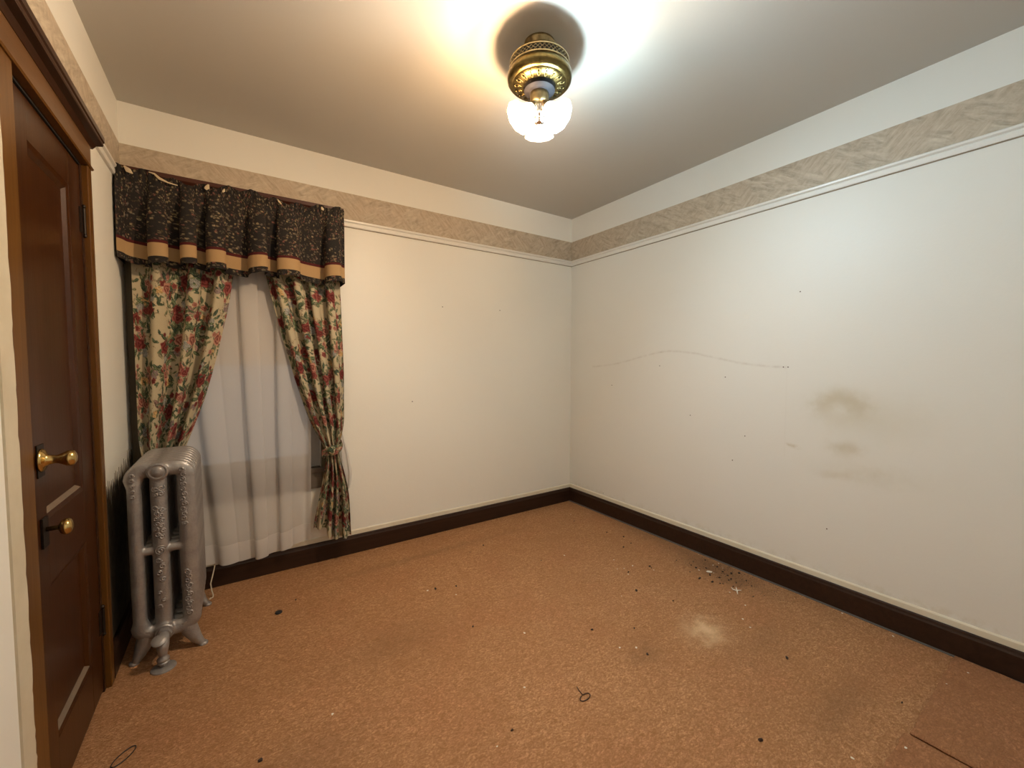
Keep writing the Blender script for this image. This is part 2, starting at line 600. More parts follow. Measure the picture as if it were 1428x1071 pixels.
trim(MB().box(0, W, D - 0.0015, D, RT, BT), 'border_x', 'marbled beige wallpaper border above the window wall')
trim(MB().box(W - 0.0015, W, FRONT, D - 0.0016, RT, BT), 'border_y', 'marbled beige wallpaper border on the stained wall')
trim(MB().box(0, 0.0015, FRONT, D - 0.0016, RT, BT), 'border_y', 'marbled beige wallpaper border over the door')


def rail_prof(s):
    # distance from wall, height
    return [(0.0, RB), (0.011, RB), (0.013, RB + 0.006), (0.013, RB + 0.020), (0.010, RB + 0.025), (0.019, RB + 0.031),
            (0.020, RT - 0.004), (0.016, RT), (0.0, RT)]


p = rail_prof(0)
pr_b = trim(MB().prism([(D - d, z) for d, z in p], 0, 1.03, W), 'white_trim', 'white picture rail from window to corner')
pr_r = trim(MB().prism([(W - d, z) for d, z in p], 1, FRONT, D - 0.0), 'white_trim', 'white picture rail along the stained wall')
trim(MB().prism([(d, z) for d, z in p], 1, 2.19, D), 'white_trim', 'short white picture rail between door and window')


for z0, z1 in ((RB - 0.0035, RB), (RT, RT + 0.0045)):      # thin dark brown strips along the crack below the rail and above it
    MB().box(1.03, W, D - 0.0026, D, z0, z1).build('rail_line', 'rail_brown', pr_b)
    MB().box(W - 0.0026, W, FRONT, D - 0.003, z0, z1).build('rail_line', 'rail_brown', pr_r)


def base_prof():
    return [(0, 0), (0.020, 0), (0.020, BB - 0.022), (0.017, BB - 0.014), (0.015, BB - 0.004), (0.010, BB), (0, BB)]


p = base_prof()
trim(MB().prism([(D - d, z) for d, z in p], 0, 0.0, W), 'baseboard', 'dark brown baseboard under the window wall',
     'baseboard_back', 'baseboard')
# right baseboard runs in two lengths with a butt joint
o = trim(MB().prism([(W - d, z) for d, z in p], 1, 1.492, D - 0.02), 'baseboard',
         'dark brown baseboard under the stained wall', 'baseboard_right', 'baseboard')
MB().prism([(W - d - 0.0006, z) for d, z in p], 1, FRONT, 1.490).build('baseboard_length', 'baseboard', o)
trim(MB().prism([(d, z) for d, z in p], 1, 2.157, D - 0.02), 'baseboard', 'short dark baseboard beside the door casing',
     'baseboard_left', 'baseboard')
q = [(0, BB), (0.0075, BB), (0.0075, BB + 0.024), (0.004, BB + 0.030), (0, BB + 0.030)]
trim(MB().prism([(D - d, z) for d, z in q], 0, 0.0, W), 'cream', 'thin cream painted strip above the back baseboard')
trim(MB().prism([(W - d, z) for d, z in q], 1, FRONT, D - 0.008), 'cream',
     'thin cream painted strip above the right baseboard')
trim(MB().box(W - 0.032, W - 0.020, FRONT, D - 0.02, 0, 0.004), 'tack', 'grey gap where carpet meets the right baseboard')

# door casing
t1 = trim(MB().box(0, 0.020, 2.106, 2.150, 0, DZ + 0.006), 'casing', 'brown wooden door casing on the hinge side',
          origin=(0, 2.12, 0), bevel=0.003)
MB().box(-0.06, 0.003, 2.0885, 2.106, 0, DZ).build('jamb', 'cap', t1)
MB().box(-0.06, 0.003, 1.50, 2.0884, 1.9285, DZ).build('jamb_head', 'black', t1)
h = trim(MB().box(0, 0.020, 1.30, 2.150, DZ + 0.012, 2.030), 'head', 'wooden head casing across the top of the door',
         origin=(0, 1.75, DZ))
MB().prism([(0, DZ + 0.002), (0.024, DZ + 0.002), (0.027, DZ + 0.007), (0.024, DZ + 0.012), (0, DZ + 0.012)], 1, 1.30,
           2.155).build('bead', 'casing', h)
MB().prism([(0, 2.022), (0.022, 2.022), (0.032, 2.035), (0.050, 2.039), (0.052, 2.043), (0.052, 2.051), (0.056, 2.054),
            (0.056, 2.072), (0.050, 2.080), (0, 2.084)], 1, 1.29, 2.172).build('cap_moulding', 'cap', h)
tc = trim(MB().box(0, 0.0205, 1.405, 1.492, 0, DZ + 0.006), 'casing', 'brown wooden door casing on the knob side',
          origin=(0, 1.45, 0), bevel=0.002)
MB().box(-0.06, 0.002, 1.493, 1.500, 0, DZ).build('jamb', 'cap', tc)
# paint slopped over the outer half of that casing, chipped along its edge
pts = [(1.343, 0.0)]
z = 0.0
edge = []
while z < 2.0:
    edge.append((1.408 + rng.uniform(-0.003, 0.003) + (0.004 if rng.random() < 0.12 else 0), z))
    z += rng.uniform(0.012, 0.045)
pts = [(1.343, 0.0)] + edge + [(1.343, edge[-1][1])]
MB().prism(pts, 0, 0.0, 0.0225).build('painted_edge', 'chipped', tc)

# ------------------------------------------------------------------ closet door
dr = empty('door_1', (-0.0175, 1.795, 0.0))
struct(dr, 'brown varnished closet door with two recessed panels and brass knobs', 'door')
PY0, PY1 = 1.635, 1.965
for y0, y1 in ((1.505, PY0), (PY1, 2.086)):
    MB().box(-0.035, 0, y0, y1, 0.012, 1.924).build('stile', 'door', dr, bevel=0.0015)
for z0, z1 in ((1.815, 1.924), (0.62, 0.80), (0.012, 0.175)):
    MB().box(-0.035, -0.0003, PY0, PY1, z0, z1).build('rail', 'door', dr)
for z0, z1 in ((0.80, 1.815), (0.175, 0.62)):
    MB().box(-0.030, -0.014, PY0 - 0.004, PY1 + 0.004, z0 - 0.004, z1 + 0.004).build('panel', 'door', dr)
    m = MB()
    k, x0, x1 = 0.024, -0.001, -0.0142
    A = [(PY0, z0), (PY1, z0), (PY1, z1), (PY0, z1)]
    B = [(PY0 + k, z0 + k), (PY1 - k, z0 + k), (PY1 - k, z1 - k), (PY0 + k, z1 - k)]
    C = [(a[0] * 0.45 + c[0] * 0.55, a[1] * 0.45 + c[1] * 0.55) for a, c in zip(A, B)]
    vs = [(x0, *a) for a in A] + [(-0.0045, *c) for c in C] + [(x1, *c) for c in B]
    fs = [(i + j, (i + 1) % 4 + j, (i + 1) % 4 + j + 4, i + j + 4) for j in (0, 4) for i in range(4)]
    mo = m.add(vs, fs).build('panel_moulding', 'door', dr)
    e = 0.0006                                        # paler strip paints the highlight onto the panel's lower ledge
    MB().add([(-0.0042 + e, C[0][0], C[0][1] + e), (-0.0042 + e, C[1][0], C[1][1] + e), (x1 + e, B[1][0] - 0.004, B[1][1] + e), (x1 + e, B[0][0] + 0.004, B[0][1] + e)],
             [(0, 1, 2, 3)]).build('highlight_ledge', 'ledge_highlight', mo)
# upper knob on a dark plate with brass rose
pl = MB().box(0, 0.003, 1.580, 1.628, 0.925, 1.012).build('lock_plate', 'iron', dr, bevel=0.001)
MB().lathe([(0.031, 0.003), (0.031, 0.006), (0.026, 0.010), (0.017, 0.013), (0.013, 0.018), (0.011, 0.030), (0.012, 0.036),
            (0.016, 0.044), (0.0205, 0.052), (0.0215, 0.059), (0.019, 0.066), (0.012, 0.070), (0.003, 0.071)],
           (0, 1.602, 0.970), (1, 0, 0), 28).build('knob', 'brass', pl, smooth=True, angle=180)
pl = MB().box(0, 0.006, 1.582, 1.622, 0.735, 0.815).build('lock_plate', 'iron', dr, bevel=0.001)
MB().lathe([(0.006, 0.005), (0.006, 0.028), (0.010, 0.031), (0.018, 0.035), (0.0215, 0.041), (0.0215, 0.047), (0.018, 0.053),
            (0.010, 0.056), (0.002, 0.057)], (0, 1.602, 0.783), (1, 0, 0), 28).build('knob', 'brass', pl, smooth=True, angle=180)
for zc in (1.735, 0.27):
    hg = MB().lathe([(0.0055, -0.045), (0.0055, 0.045)], (0.006, 2.0955, zc), (0, 0, 1), 12)
    for zz in (-0.052, 0.052):
        hg.lathe([(0.003, -0.006), (0.0065, -0.002), (0.0065, 0.003), (0.003, 0.007)], (0.006, 2.0955, zc + zz), (0, 0, 1), 12)
    hg.box(0.0, 0.0022, 2.066, 2.0905, zc - 0.044, zc + 0.044)
    hg.build('hinge', 'iron', dr, smooth=True)

# ------------------------------------------------------------------ window
wn = empty('window_1', (0.485, D, WZ0))
struct(wn, 'wooden sash window behind the sheer and floral curtains', 'window')
MB().box(0.004, WX0, D - 0.022, D, 0.50, WZ1).build('casing', 'window_wood', wn, bevel=0.002)
MB().box(WX1, 0.965, D - 0.022, D, 0.50, WZ1).build('casing', 'window_wood', wn, bevel=0.002)
MB().box(0.004, 1.005, D - 0.024, D, WZ1, 2.155).build('head_casing', 'window_head', wn)
MB().prism([(D, 2.150), (D - 0.030, 2.150), (D - 0.044, 2.162), (D - 0.046, 2.182), (D, 2.182)], 0, 0.002, 1.022).build(
    'cap_moulding', 'window_head', wn)
MB().box(0.004, 0.975, D - 0.030, D + 0.03, WZ0 - 0.028, WZ0).build('stool', 'sill', wn, bevel=0.004)
MB().box(0.004, 0.965, D - 0.020, D, 0.465, WZ0 - 0.028).build('apron', 'sill', wn, bevel=0.002)
for z0, z1, y0 in ((1.22, WZ1 - 0.01, D + 0.062), (WZ0 + 0.002, 1.262, D + 0.028)):
    s = MB()
    y1 = y0 + 0.030
    s.box(WX0 + 0.002, WX0 + 0.062, y0, y1, z0, z1).box(WX1 - 0.062, WX1 - 0.002, y0, y1, z0, z1)
    s.box(WX0 + 0.062, WX1 - 0.062, y0, y1, z1 - 0.042, z1).box(WX0 + 0.062, WX1 - 0.062, y0, y1, z0, z0 + 0.075)
    so = s.build('sash', 'sash', wn)
    ORI[so.name] = ORI[wn.name]
    MB().box(WX0 + 0.060, WX1 - 0.060, y0 + 0.012, y0 + 0.016, z0 + 0.07, z1 - 0.04).build('pane', 'glass', so)

# half-drawn roller shade inside the window opening
rs = empty('roller_shade', (0.485, D + 0.012, WZ1 - 0.02))
tag(rs, 'cream roller shade drawn halfway down behind the sheer curtain', 'window shade')
MB().lathe([(0.013, -0.37), (0.013, 0.37)], (0.485, D + 0.013, WZ1 - 0.018), (1, 0, 0), 16).build('roller', 'shade_cloth', rs, smooth=True)
MB().box(WX0 + 0.022, WX1 - 0.022, D + 0.0015, D + 0.0025, 1.245, WZ1 - 0.015).build('shade_cloth', 'shade_cloth', rs)
MB().tube([(WX0 + 0.022, D + 0.002, 1.236), (WX1 - 0.022, D + 0.002, 1.236)], 0.013, 8, 0.005, side=(0, 1, 0)).build(
    'hem_slat', 'shade_cloth', rs, smooth=True)


# ------------------------------------------------------------------ cloth
def grid_cloth(name, X, Y, Z, mat, parent=None, origin=None, colors=None):
    nv, nu = X.shape
    org = ORI[parent.name] if parent is not None else Vector(origin)
    P = np.stack([X - org.x, Y - org.y, Z - org.z], -1).reshape(-1, 3).astype(np.float32)
    me = bpy.data.meshes.new(name)
    me.vertices.add(nv * nu)
    me.vertices.foreach_set('co', P.ravel())
    i = np.arange(nv * nu).reshape(nv, nu)
    quads = np.stack([i[:-1, :-1], i[1:, :-1], i[1:, 1:], i[:-1, 1:]], -1).reshape(-1, 4).astype(np.int32)
    nf = len(quads)
    me.loops.add(nf * 4)
    me.loops.foreach_set('vertex_index', quads.ravel())
    me.polygons.add(nf)
    me.polygons.foreach_set('loop_start', np.arange(0, nf * 4, 4, dtype=np.int32))
    me.polygons.foreach_set('use_smooth', np.ones(nf, dtype=bool))
    me.update(calc_edges=True)
    if colors is not None:
        at = me.color_attributes.new('print', 'FLOAT_COLOR', 'POINT')
        at.data.foreach_set('color', np.concatenate([colors, np.ones((nv, nu, 1))], -1).astype(np.float32).ravel())
    me.materials.append(MT[mat].m)
    o = bpy.data.objects.new(name, me)
    COL.objects.link(o)
    if parent is not None:
        o.parent = parent
    else:
        o.location = org
    ORI[o.name] = org
    return o


class Print:
    """paints a print onto a regular cloth grid (metres)"""
    def __init__(s, w, h, nu, nv, base, seed):
        s.S, s.T = np.linspace(0, w, nu), np.linspace(0, h, nv)
        s.C = np.ones((nv, nu, 3)) * np.array(base)
        s.r = random.Random(seed)
        s.w, s.h = w, h

    def win(s, cx, cy, R):
        a, b = np.searchsorted(s.S, [cx - R, cx + R])
        c, d = np.searchsorted(s.T, [cy - R, cy + R])
        if b <= a or d <= c:
            return None
        X, Y = np.meshgrid(s.S[a:b] - cx, s.T[c:d] - cy)
        return (slice(c, d), slice(a, b)), X, Y

    def put(s, sl, mask, col):
        reg = s.C[sl]
        m = np.clip(mask, 0, 1)[..., None]
        s.C[sl] = reg * (1 - m) + np.asarray(col) * m

    def leaf(s, cx, cy, L, ang, col, width=0.38):
        q = s.win(cx, cy, L)
        if not q: return
        sl, X, Y = q
        u = (X * math.cos(ang) + Y * math.sin(ang)) / L
        v = (-X * math.sin(ang) + Y * math.cos(ang)) / L
        hw = width * np.clip(1 - u * u * 1.0, 0, None) * (0.72 - 0.28 * u)
        m = (np.abs(v) < hw) & (np.abs(u) < 1)
        shade = 0.75 + 0.5 * (v > 0) + 0.25 * np.sin(u * 14 + np.abs(v) * 16)
        col3 = np.array(col)[None, None] * shade[..., None]
        rib = np.abs(v) < 0.035
        col3 = np.where(rib[..., None], np.array(col) * 2.2 + 0.03, col3)
        s.put(sl, m.astype(float), col3)

    def rose(s, cx, cy, R, dark, lite, petals=5):
        q = s.win(cx, cy, R * 1.25)
        if not q: return
        sl, X, Y = q
        ph = s.r.uniform(0, 6.28)
        r = np.hypot(X, Y) / R
        a = np.arctan2(Y, X)
        out = 1 + 0.13 * np.sin(petals * a + ph) + 0.05 * np.sin(2 * petals * a - ph)
        m = r < out
        t = 0.5 + 0.5 * np.sin(r * 11 + 1.3 * np.sin(3 * a + ph) + a + ph)
        t = np.clip(t * 0.75 + 0.42 * (r - 0.45), 0, 1)
        edge = np.clip((r - out + 0.16) / 0.12, 0, 1)
        t = np.clip(t * (1 - edge * 0.2) + 0.45 * edge, 0, 1)[..., None]
        s.put(sl, m.astype(float), np.array(dark) * (1 - t) + np.array(lite) * t)

    def bloom(s, cx, cy, R, col):
        """soft head of many small florets"""
        for k in range(16):
            a, d = s.r.uniform(0, 6.28), R * math.sqrt(s.r.random()) * 0.85
            f = s.r.uniform(0.75, 1.2)
            s.rose(cx + d * math.cos(a), cy + d * math.sin(a), R * 0.30, [c * 0.6 * f for c in col], [min(1, c * 1.25 * f) for c in col], 4)

    def sprig(s, cx, cy, L, ang, col):
        for k in range(7):
            t = k / 6
            a2 = ang + 0.8 * (t - 0.5)
            x, y = cx + L * t * math.cos(a2), cy + L * t * math.sin(a2)
            s.leaf(x + 0.004, y, L * 0.17, ang + (1.0 if k % 2 else -1.0), col, 0.34)


GREENS = [(0.050, 0.075, 0.040), (0.085, 0.115, 0.060), (0.035, 0.060, 0.040), (0.13, 0.14, 0.075)]
REDS = [((0.10, 0.008, 0.012), (0.34, 0.10, 0.085)), ((0.13, 0.016, 0.018), (0.55, 0.28, 0.20)), ((0.075, 0.006, 0.009), (0.24, 0.05, 0.045))]
GREY = (0.31, 0.31, 0.28)
TAN = (0.56, 0.36, 0.16)


def floral(w, h, nu, nv, seed):
    P = Print(w, h, nu, nv, (0.50, 0.425, 0.285), seed)
    R = P.r
    step = 0.150
    rows = int(h / step) + 2
    cols = int(w / step) + 2
    spots = []
    for j in range(rows):
        for i in range(cols):
            spots.append(((i + 0.5 * (j % 2) + R.uniform(-0.25, 0.25)) * step, (j + R.uniform(-0.25, 0.25)) * step))
    for k in range(int(w * h * 260)):       # loose sprigs on the ground
        P.sprig(R.uniform(0, w), R.uniform(0, h), R.uniform(0.018, 0.045), R.uniform(0, 6.28),
                R.choice([(0.18, 0.13, 0.075), (0.11, 0.105, 0.06), (0.22, 0.14, 0.09)]))
    for cx, cy in spots:                     # soft olive and mauve ground under each cluster
        for k in range(10):
            a, d = R.uniform(0, 6.28), R.uniform(0.0, 0.062)
            f = R.uniform(0.75, 1.25)
            c = R.choice([(0.20, 0.18, 0.11), (0.24, 0.19, 0.13), (0.17, 0.16, 0.10), (0.22, 0.13, 0.11)])
            P.leaf(cx + d * math.cos(a), cy + d * math.sin(a), R.uniform(0.020, 0.036), R.uniform(0, 6.28), [q * f for q in c], 0.62)
    for cx, cy in spots:
        for k in range(R.randint(24, 32)):
            a, d = R.uniform(0, 6.28), R.uniform(0.020, 0.100)
            P.leaf(cx + d * math.cos(a), cy + d * math.sin(a), R.uniform(0.013, 0.029), a + R.uniform(-0.9, 0.9), R.choice(GREENS), R.uniform(0.38, 0.58))
        for k in range(R.randint(1, 2)):
            a = R.uniform(0, 6.28)
            P.bloom(cx + 0.062 * math.cos(a), cy + 0.062 * math.sin(a), R.uniform(0.018, 0.027), R.choice([GREY, GREY, TAN, (0.26, 0.19, 0.18)]))
        for k in range(R.randint(2, 4)):
            a, d = R.uniform(0, 6.28), R.uniform(0.040, 0.075)
            dk, lt = R.choice(REDS)
            P.rose(cx + d * math.cos(a), cy + d * math.sin(a), R.uniform(0.010, 0.018), dk, lt, 5)
        a = R.uniform(0, 6.28)
        dk, lt = R.choice(REDS)
        P.rose(cx + 0.014 * math.cos(a), cy + 0.014 * math.sin(a), R.uniform(0.028, 0.038), dk, lt, 5)
        if R.random() < 0.6:
            dk, lt = R.choice(REDS)
            P.rose(cx - 0.030 * math.cos(a), cy - 0.030 * math.sin(a), R.uniform(0.018, 0.025), dk, lt, 6)
        for k in range(7):
            a, d = R.uniform(0, 6.28), R.uniform(0.022, 0.085)
            P.leaf(cx + d * math.cos(a), cy + d * math.sin(a), R.uniform(0.009, 0.018), R.uniform(0, 6.28), R.choice(GREENS), 0.45)
    return P.C


def calico(w, h, nu, nv, seed):
    """near-black ground scattered with tiny cream flowers"""
    P = Print(w, h, nu, nv, (0.012, 0.011, 0.014), seed)
    R = P.r
    for k in range(int(w * h * 4200)):
        x, y = R.uniform(0, w), R.uniform(0, h)
        P.leaf(x, y, R.uniform(0.004, 0.008), R.uniform(0, 6.28), R.choice([(0.055, 0.042, 0.022), (0.035, 0.032, 0.020), (0.07, 0.04, 0.03)]), 0.4)
    for k in range(int(w * h * 2600)):
        x, y = R.uniform(0, w), R.uniform(0, h)
        c = R.choice([(0.30, 0.235, 0.13), (0.22, 0.175, 0.10), (0.16, 0.135, 0.10), (0.20, 0.08, 0.06), (0.11, 0.09, 0.06)])
        P.rose(x, y, R.uniform(0.0028, 0.0052), [q * 0.5 for q in c], [q * 1.15 for q in c], 4)
    return P.C


def smoothed(knots, z):
    """knots (z, value) given top to bottom"""
    kz = np.array([k[0] for k in knots][::-1])
    kv = np.array([k[1] for k in knots][::-1])
    out = np.zeros_like(z)
    for d in np.linspace(-0.05, 0.05, 9):
        out += np.interp(z + d, kz, kv)
    return out / 9


def drape(lk, rk, ak, zt, zb, nu, nv, nf, y0, phase, skew=0.0, second=0.25, zedge=None):
    """cloth between a left and a right edge; ak = fold depth along the height"""
    u = np.linspace(0, 1, nu)[None, :]
    v = np.linspace(0, 1, nv)[:, None]
    Z = zt + (zb - zt) * v + np.zeros_like(u)
    if zedge is not None:
        Z = Z + zedge(u) * v ** 3
    xl, xr, am = smoothed(lk, Z), smoothed(rk, Z), smoothed(ak, Z)
    ph = 2 * PI * nf * u + phase + 0.5 * np.sin(2 * PI * u * 1.3 + phase) + 0.25 * np.sin(v * 3 + u * 5)
    g = u + skew * np.sin(2 * ph) / (2 * PI * nf) * np.sin(PI * u) ** 0.5
    X = xl + (xr - xl) * g
    Y = y0 - am * (np.cos(ph) + second * np.cos(2.0 * ph + 1.0) + 0.2 * np.cos(0.5 * ph))
    return X, Y, Z


# curtain rod
YR = 2.655
rod = empty('curtain_rod', (0.5, D - 0.024, 2.075))
tag(rod, 'flat white metal curtain rod with bent ends above the window', 'curtain rod')
MB().box(0.030, 0.985, YR - 0.003, YR + 0.003, 2.062, 2.088).build('rail', 'white_trim', rod)
for xx in (0.030, 0.979):
    MB().box(xx, xx + 0.006, YR + 0.003, D - 0.0245, 2.062, 2.088).build('bracket', 'white_trim', rod)

# sheer curtain
sh = empty('sheer_curtain', (0.5, 2.715, 0.15))
tag(sh, 'white sheer curtain with a deep hem hanging over the window', 'curtain')
ZS = 0.150
lk = [(2.1, 0.14), (1.5, 0.16), (0.9, 0.20), (0.15, 0.262)]
rk = [(2.1, 0.845), (1.5, 0.83), (0.9, 0.808), (0.5, 0.80), (0.15, 0.790)]
ak = [(2.1, 0.010), (1.2, 0.012), (0.15, 0.017)]
X, Y, Z = drape(lk, rk, ak, 2.075, ZS, 240, 220, 3.6, 2.706, 1.1, 0.5, 0.45, lambda u: -0.030 * np.sin(PI * u * 1.05) + 0.02 * u)
nh = 208
grid_cloth('veil', X[:nh], Y[:nh], Z[:nh], 'sheer', sh)
grid_cloth('hem', X[nh - 1:], Y[nh - 1:] - 0.0006, Z[nh - 1:], 'sheer_hem', sh)
# end of the veil bunched out beyond the tied curtain
lk2 = [(0.80, 0.975), (0.60, 0.985), (0.42, 0.99)]
rk2 = [(0.80, 0.985), (0.68, 1.018), (0.52, 1.045), (0.42, 1.02)]
X, Y, Z = drape(lk2, rk2, [(0.8, 0.002), (0.42, 0.010)], 0.80, 0.44, 40, 50, 1.2, 2.72, 0.3)
grid_cloth('bunched_end', X, Y, Z, 'sheer_hem', sh)

# left floral curtain
cl = empty('floral_curtain', (0.2, 2.675, 0.30))
tag(cl, 'floral curtain with red roses hanging behind the silver radiator', 'curtain', 'floral curtains at the window')
nu, nv = 250, 520
lk = [(2.06, 0.045), (1.6, 0.044), (0.85, 0.043), (0.72, 0.060), (0.60, 0.080), (0.3, 0.06)]
rk = [(2.06, 0.480), (1.735, 0.452), (1.524, 0.420), (1.22, 0.352), (1.034, 0.302), (0.845, 0.236), (0.76, 0.205), (0.62, 0.175), (0.3, 0.25)]
ak = [(2.06, 0.020), (1.6, 0.027), (1.0, 0.028), (0.62, 0.016), (0.3, 0.022)]
X, Y, Z = drape(lk, rk, ak, 2.058, 0.30, nu, nv, 3.3, 2.662, 0.6, 0.4, 0.3)
grid_cloth('panel', X, Y, Z, 'print', cl, colors=floral(0.74, 1.80, nu, nv, 11))

# right floral curtain, tied
c2 = empty('floral_curtain', (0.92, 2.675, 0.16))
tag(c2, 'floral curtain with red roses gathered by a tieback beside the bare wall', 'curtain', 'floral curtains at the window')
nu, nv = 270, 560
lk = [(2.06, 0.565), (1.722, 0.594), (1.461, 0.650), (1.178, 0.716), (0.925, 0.786), (0.79, 0.842), (0.725, 0.876), (0.66, 0.884),
      (0.57, 0.870), (0.25, 0.803), (0.15, 0.800)]
rk = [(2.06, 0.978), (1.695, 0.984), (1.175, 0.996), (0.87, 0.990), (0.78, 0.972), (0.72, 0.955), (0.66, 0.958), (0.57, 0.985), (0.414, 1.012), (0.15, 1.020)]
ak = [(2.06, 0.022), (1.5, 0.024), (1.0, 0.022), (0.73, 0.011), (0.6, 0.020), (0.15, 0.026)]
X, Y, Z = drape(lk, rk, ak, 2.058, 0.175, nu, nv, 4.4, 2.662, 2.2, 0.9, 0.3, lambda u: 0.07 / (1 + np.exp((u - 0.36) * 40)) - 0.02 * u)
grid_cloth('panel', X, Y, Z, 'print', c2, colors=floral(0.80, 1.90, nu, nv, 23))
# its tieback: a folded band of the same print looped round the gathers
n1, n2 = 160, 26
a = np.linspace(0, 2 * PI, n1)[None, :]
w = np.linspace(-1, 1, n2)[:, None]
X = 0.917 + (0.054 + 0.006 * (1 - w * w)) * np.cos(a) + 0 * w
Y = 2.664 + (0.036 + 0.006 * (1 - w * w)) * np.sin(a) + 0.003 * np.sin(a * 9) * (1 - w * w)
Z = 0.712 + 0.026 * w * (1 + 0.15 * np.sin(a * 3)) + 0.022 * np.cos(a) + 0.008 * np.sin(2 * a)
tb = grid_cloth('tieback', X, Y, Z, 'print', c2, colors=floral(0.34, 0.06, n1, n2, 5))
kb = np.linspace(0, PI, 22)[:, None]
ka = np.linspace(0, 2 * PI, 44)[None, :]
X = 0.905 + 0.026 * np.sin(kb) * np.cos(ka) * (1 + 0.15 * np.sin(3 * ka))
Y = 2.618 + 0.014 * np.sin(kb) * np.sin(ka)
Z = 0.715 + 0.024 * np.cos(kb) + 0 * ka
grid_cloth('tieback_knot', X, Y, Z, 'print', tb, colors=floral(0.12, 0.08, 44, 22, 6))

# valance
va = empty('valance', (0.5, 2.63, 1.70))
tag(va, 'dark calico valance with a tan band gathered across the window top', 'valance')
nu, nv = 620, 150
CW = 1.75
rv = np.random.RandomState(4)
u = np.linspace(0, 1, nu)[None, :]
v = np.linspace(0, 1, nv)[:, None]
bot = 1.700
top = 2.118
Zv = top + (bot - top) * v + 0 * u
kn = np.linspace(0, 1, 10)
warp = np.interp(u, kn, np.sort(np.concatenate([[0, 1], rv.uniform(0.06, 0.94, 8)])))
phi = 2 * PI * 6.2 * (0.6 * u + 0.4 * warp) + 0.8
am = 0.004 + 0.034 * np.clip((v - 0.05) / 0.75, 0, 1) ** 0.8
Xv = 0.010 + 0.985 * (u + 1.55 * np.sin(2 * phi + 0.4) / (2 * PI * 12.4) * np.clip(v * 2, 0, 1) * np.clip(np.minimum(u, 1 - u) * 14, 0, 1))
Yv = 2.586 - am * (np.cos(phi) + 0.35 * np.cos(2 * phi + 0.7))
gath = np.exp(-((v - 0.10) / 0.05) ** 2)
Yv = Yv + gath * 0.010 + 0.0045 * np.cos(2 * PI * 34 * u + 3 * np.sin(9 * u)) * np.exp(-v * 9)
Zv = Zv + 0.010 * np.cos(2 * PI * 9.3 * u) * np.exp(-v * 25) + 0.012 * np.sin(2 * PI * 2.2 * u + 1.0) * np.exp(-v * 10)
Zv = Zv + (0.009 * np.sin(phi + 0.9) + 0.006 * np.sin(phi * 0.43 + 2.0)) * v ** 2
rowof = lambda z: int(round((top - z) / (top - bot) * (nv - 1)))
r1, r2, r3 = rowof(1.807), rowof(1.792), rowof(1.731)
cc = calico(CW, 0.42, nu, nv, 9)
grid_cloth('skirt', Xv[:r1 + 1], Yv[:r1 + 1], Zv[:r1 + 1], 'valance', va, colors=cc[:r1 + 1])
grid_cloth('maroon_stripe', Xv[r1:r2 + 1], Yv[r1:r2 + 1], Zv[r1:r2 + 1], 'maroon', va)['label'] = 'maroon piping stripe'
grid_cloth('tan_band', Xv[r2:r3 + 1], Yv[r2:r3 + 1] - 0.001, Zv[r2:r3 + 1], 'tan', va)['label'] = 'plain tan band'
ruf = 0.004 * np.cos(2 * PI * 46 * u + 4 * np.sin(7 * u)) * np.linspace(0.2, 1, nv - r3)[:, None]
grid_cloth('hem_ruffle', Xv[r3:], Yv[r3:] + ruf, Zv[r3:], 'valance', va, colors=cc[r3:])
# side returns of the valance back to the wall
for xe in (0.010, 0.995):
    k = 0 if xe < 0.5 else -1
    ys = np.linspace(0, 1, 30)[None, :]
    X = Xv[:, k][:, None] + 0 * ys
    Y = Yv[:, k][:, None] * (1 - ys) + (D - 0.028) * ys
    Z = Zv[:, k][:, None] + 0 * ys
    grid_cloth('side_return', X, Y, Z, 'valance', va, colors=calico(0.12, 0.42, 30, nv, 3))
# torn lining showing along the top edge
for pts, r in ([[(0.045, 2.579, 2.128), (0.060, 2.574, 2.110), (0.075, 2.574, 2.098)], [0.003, 0.011, 0.002]],
               [[(0.130, 2.580, 2.122), (0.150, 2.576, 2.118), (0.168, 2.574, 2.100), (0.200, 2.574, 2.088), (0.235, 2.576, 2.084)], [0.002, 0.004, 0.006, 0.003, 0.002]],
               [[(0.355, 2.578, 2.118), (0.350, 2.572, 2.100), (0.342, 2.572, 2.090)], [0.003, 0.010, 0.006]],
               [[(0.420, 2.578, 2.112), (0.417, 2.573, 2.099), (0.412, 2.573, 2.092)], [0.002, 0.006, 0.003]],
               [[(0.655, 2.580, 2.112), (0.660, 2.574, 2.100), (0.672, 2.574, 2.088)], [0.002, 0.005, 0.002]],
               [[(0.872, 2.580, 2.118), (0.876, 2.574, 2.105), (0.880, 2.574, 2.098)], [0.003, 0.008, 0.003]]):
    MB().tube(pts, r, 8, [q * 0.25 for q in r], side=(0, 1, 0)).build('torn_lining', 'lining', va, smooth=True)


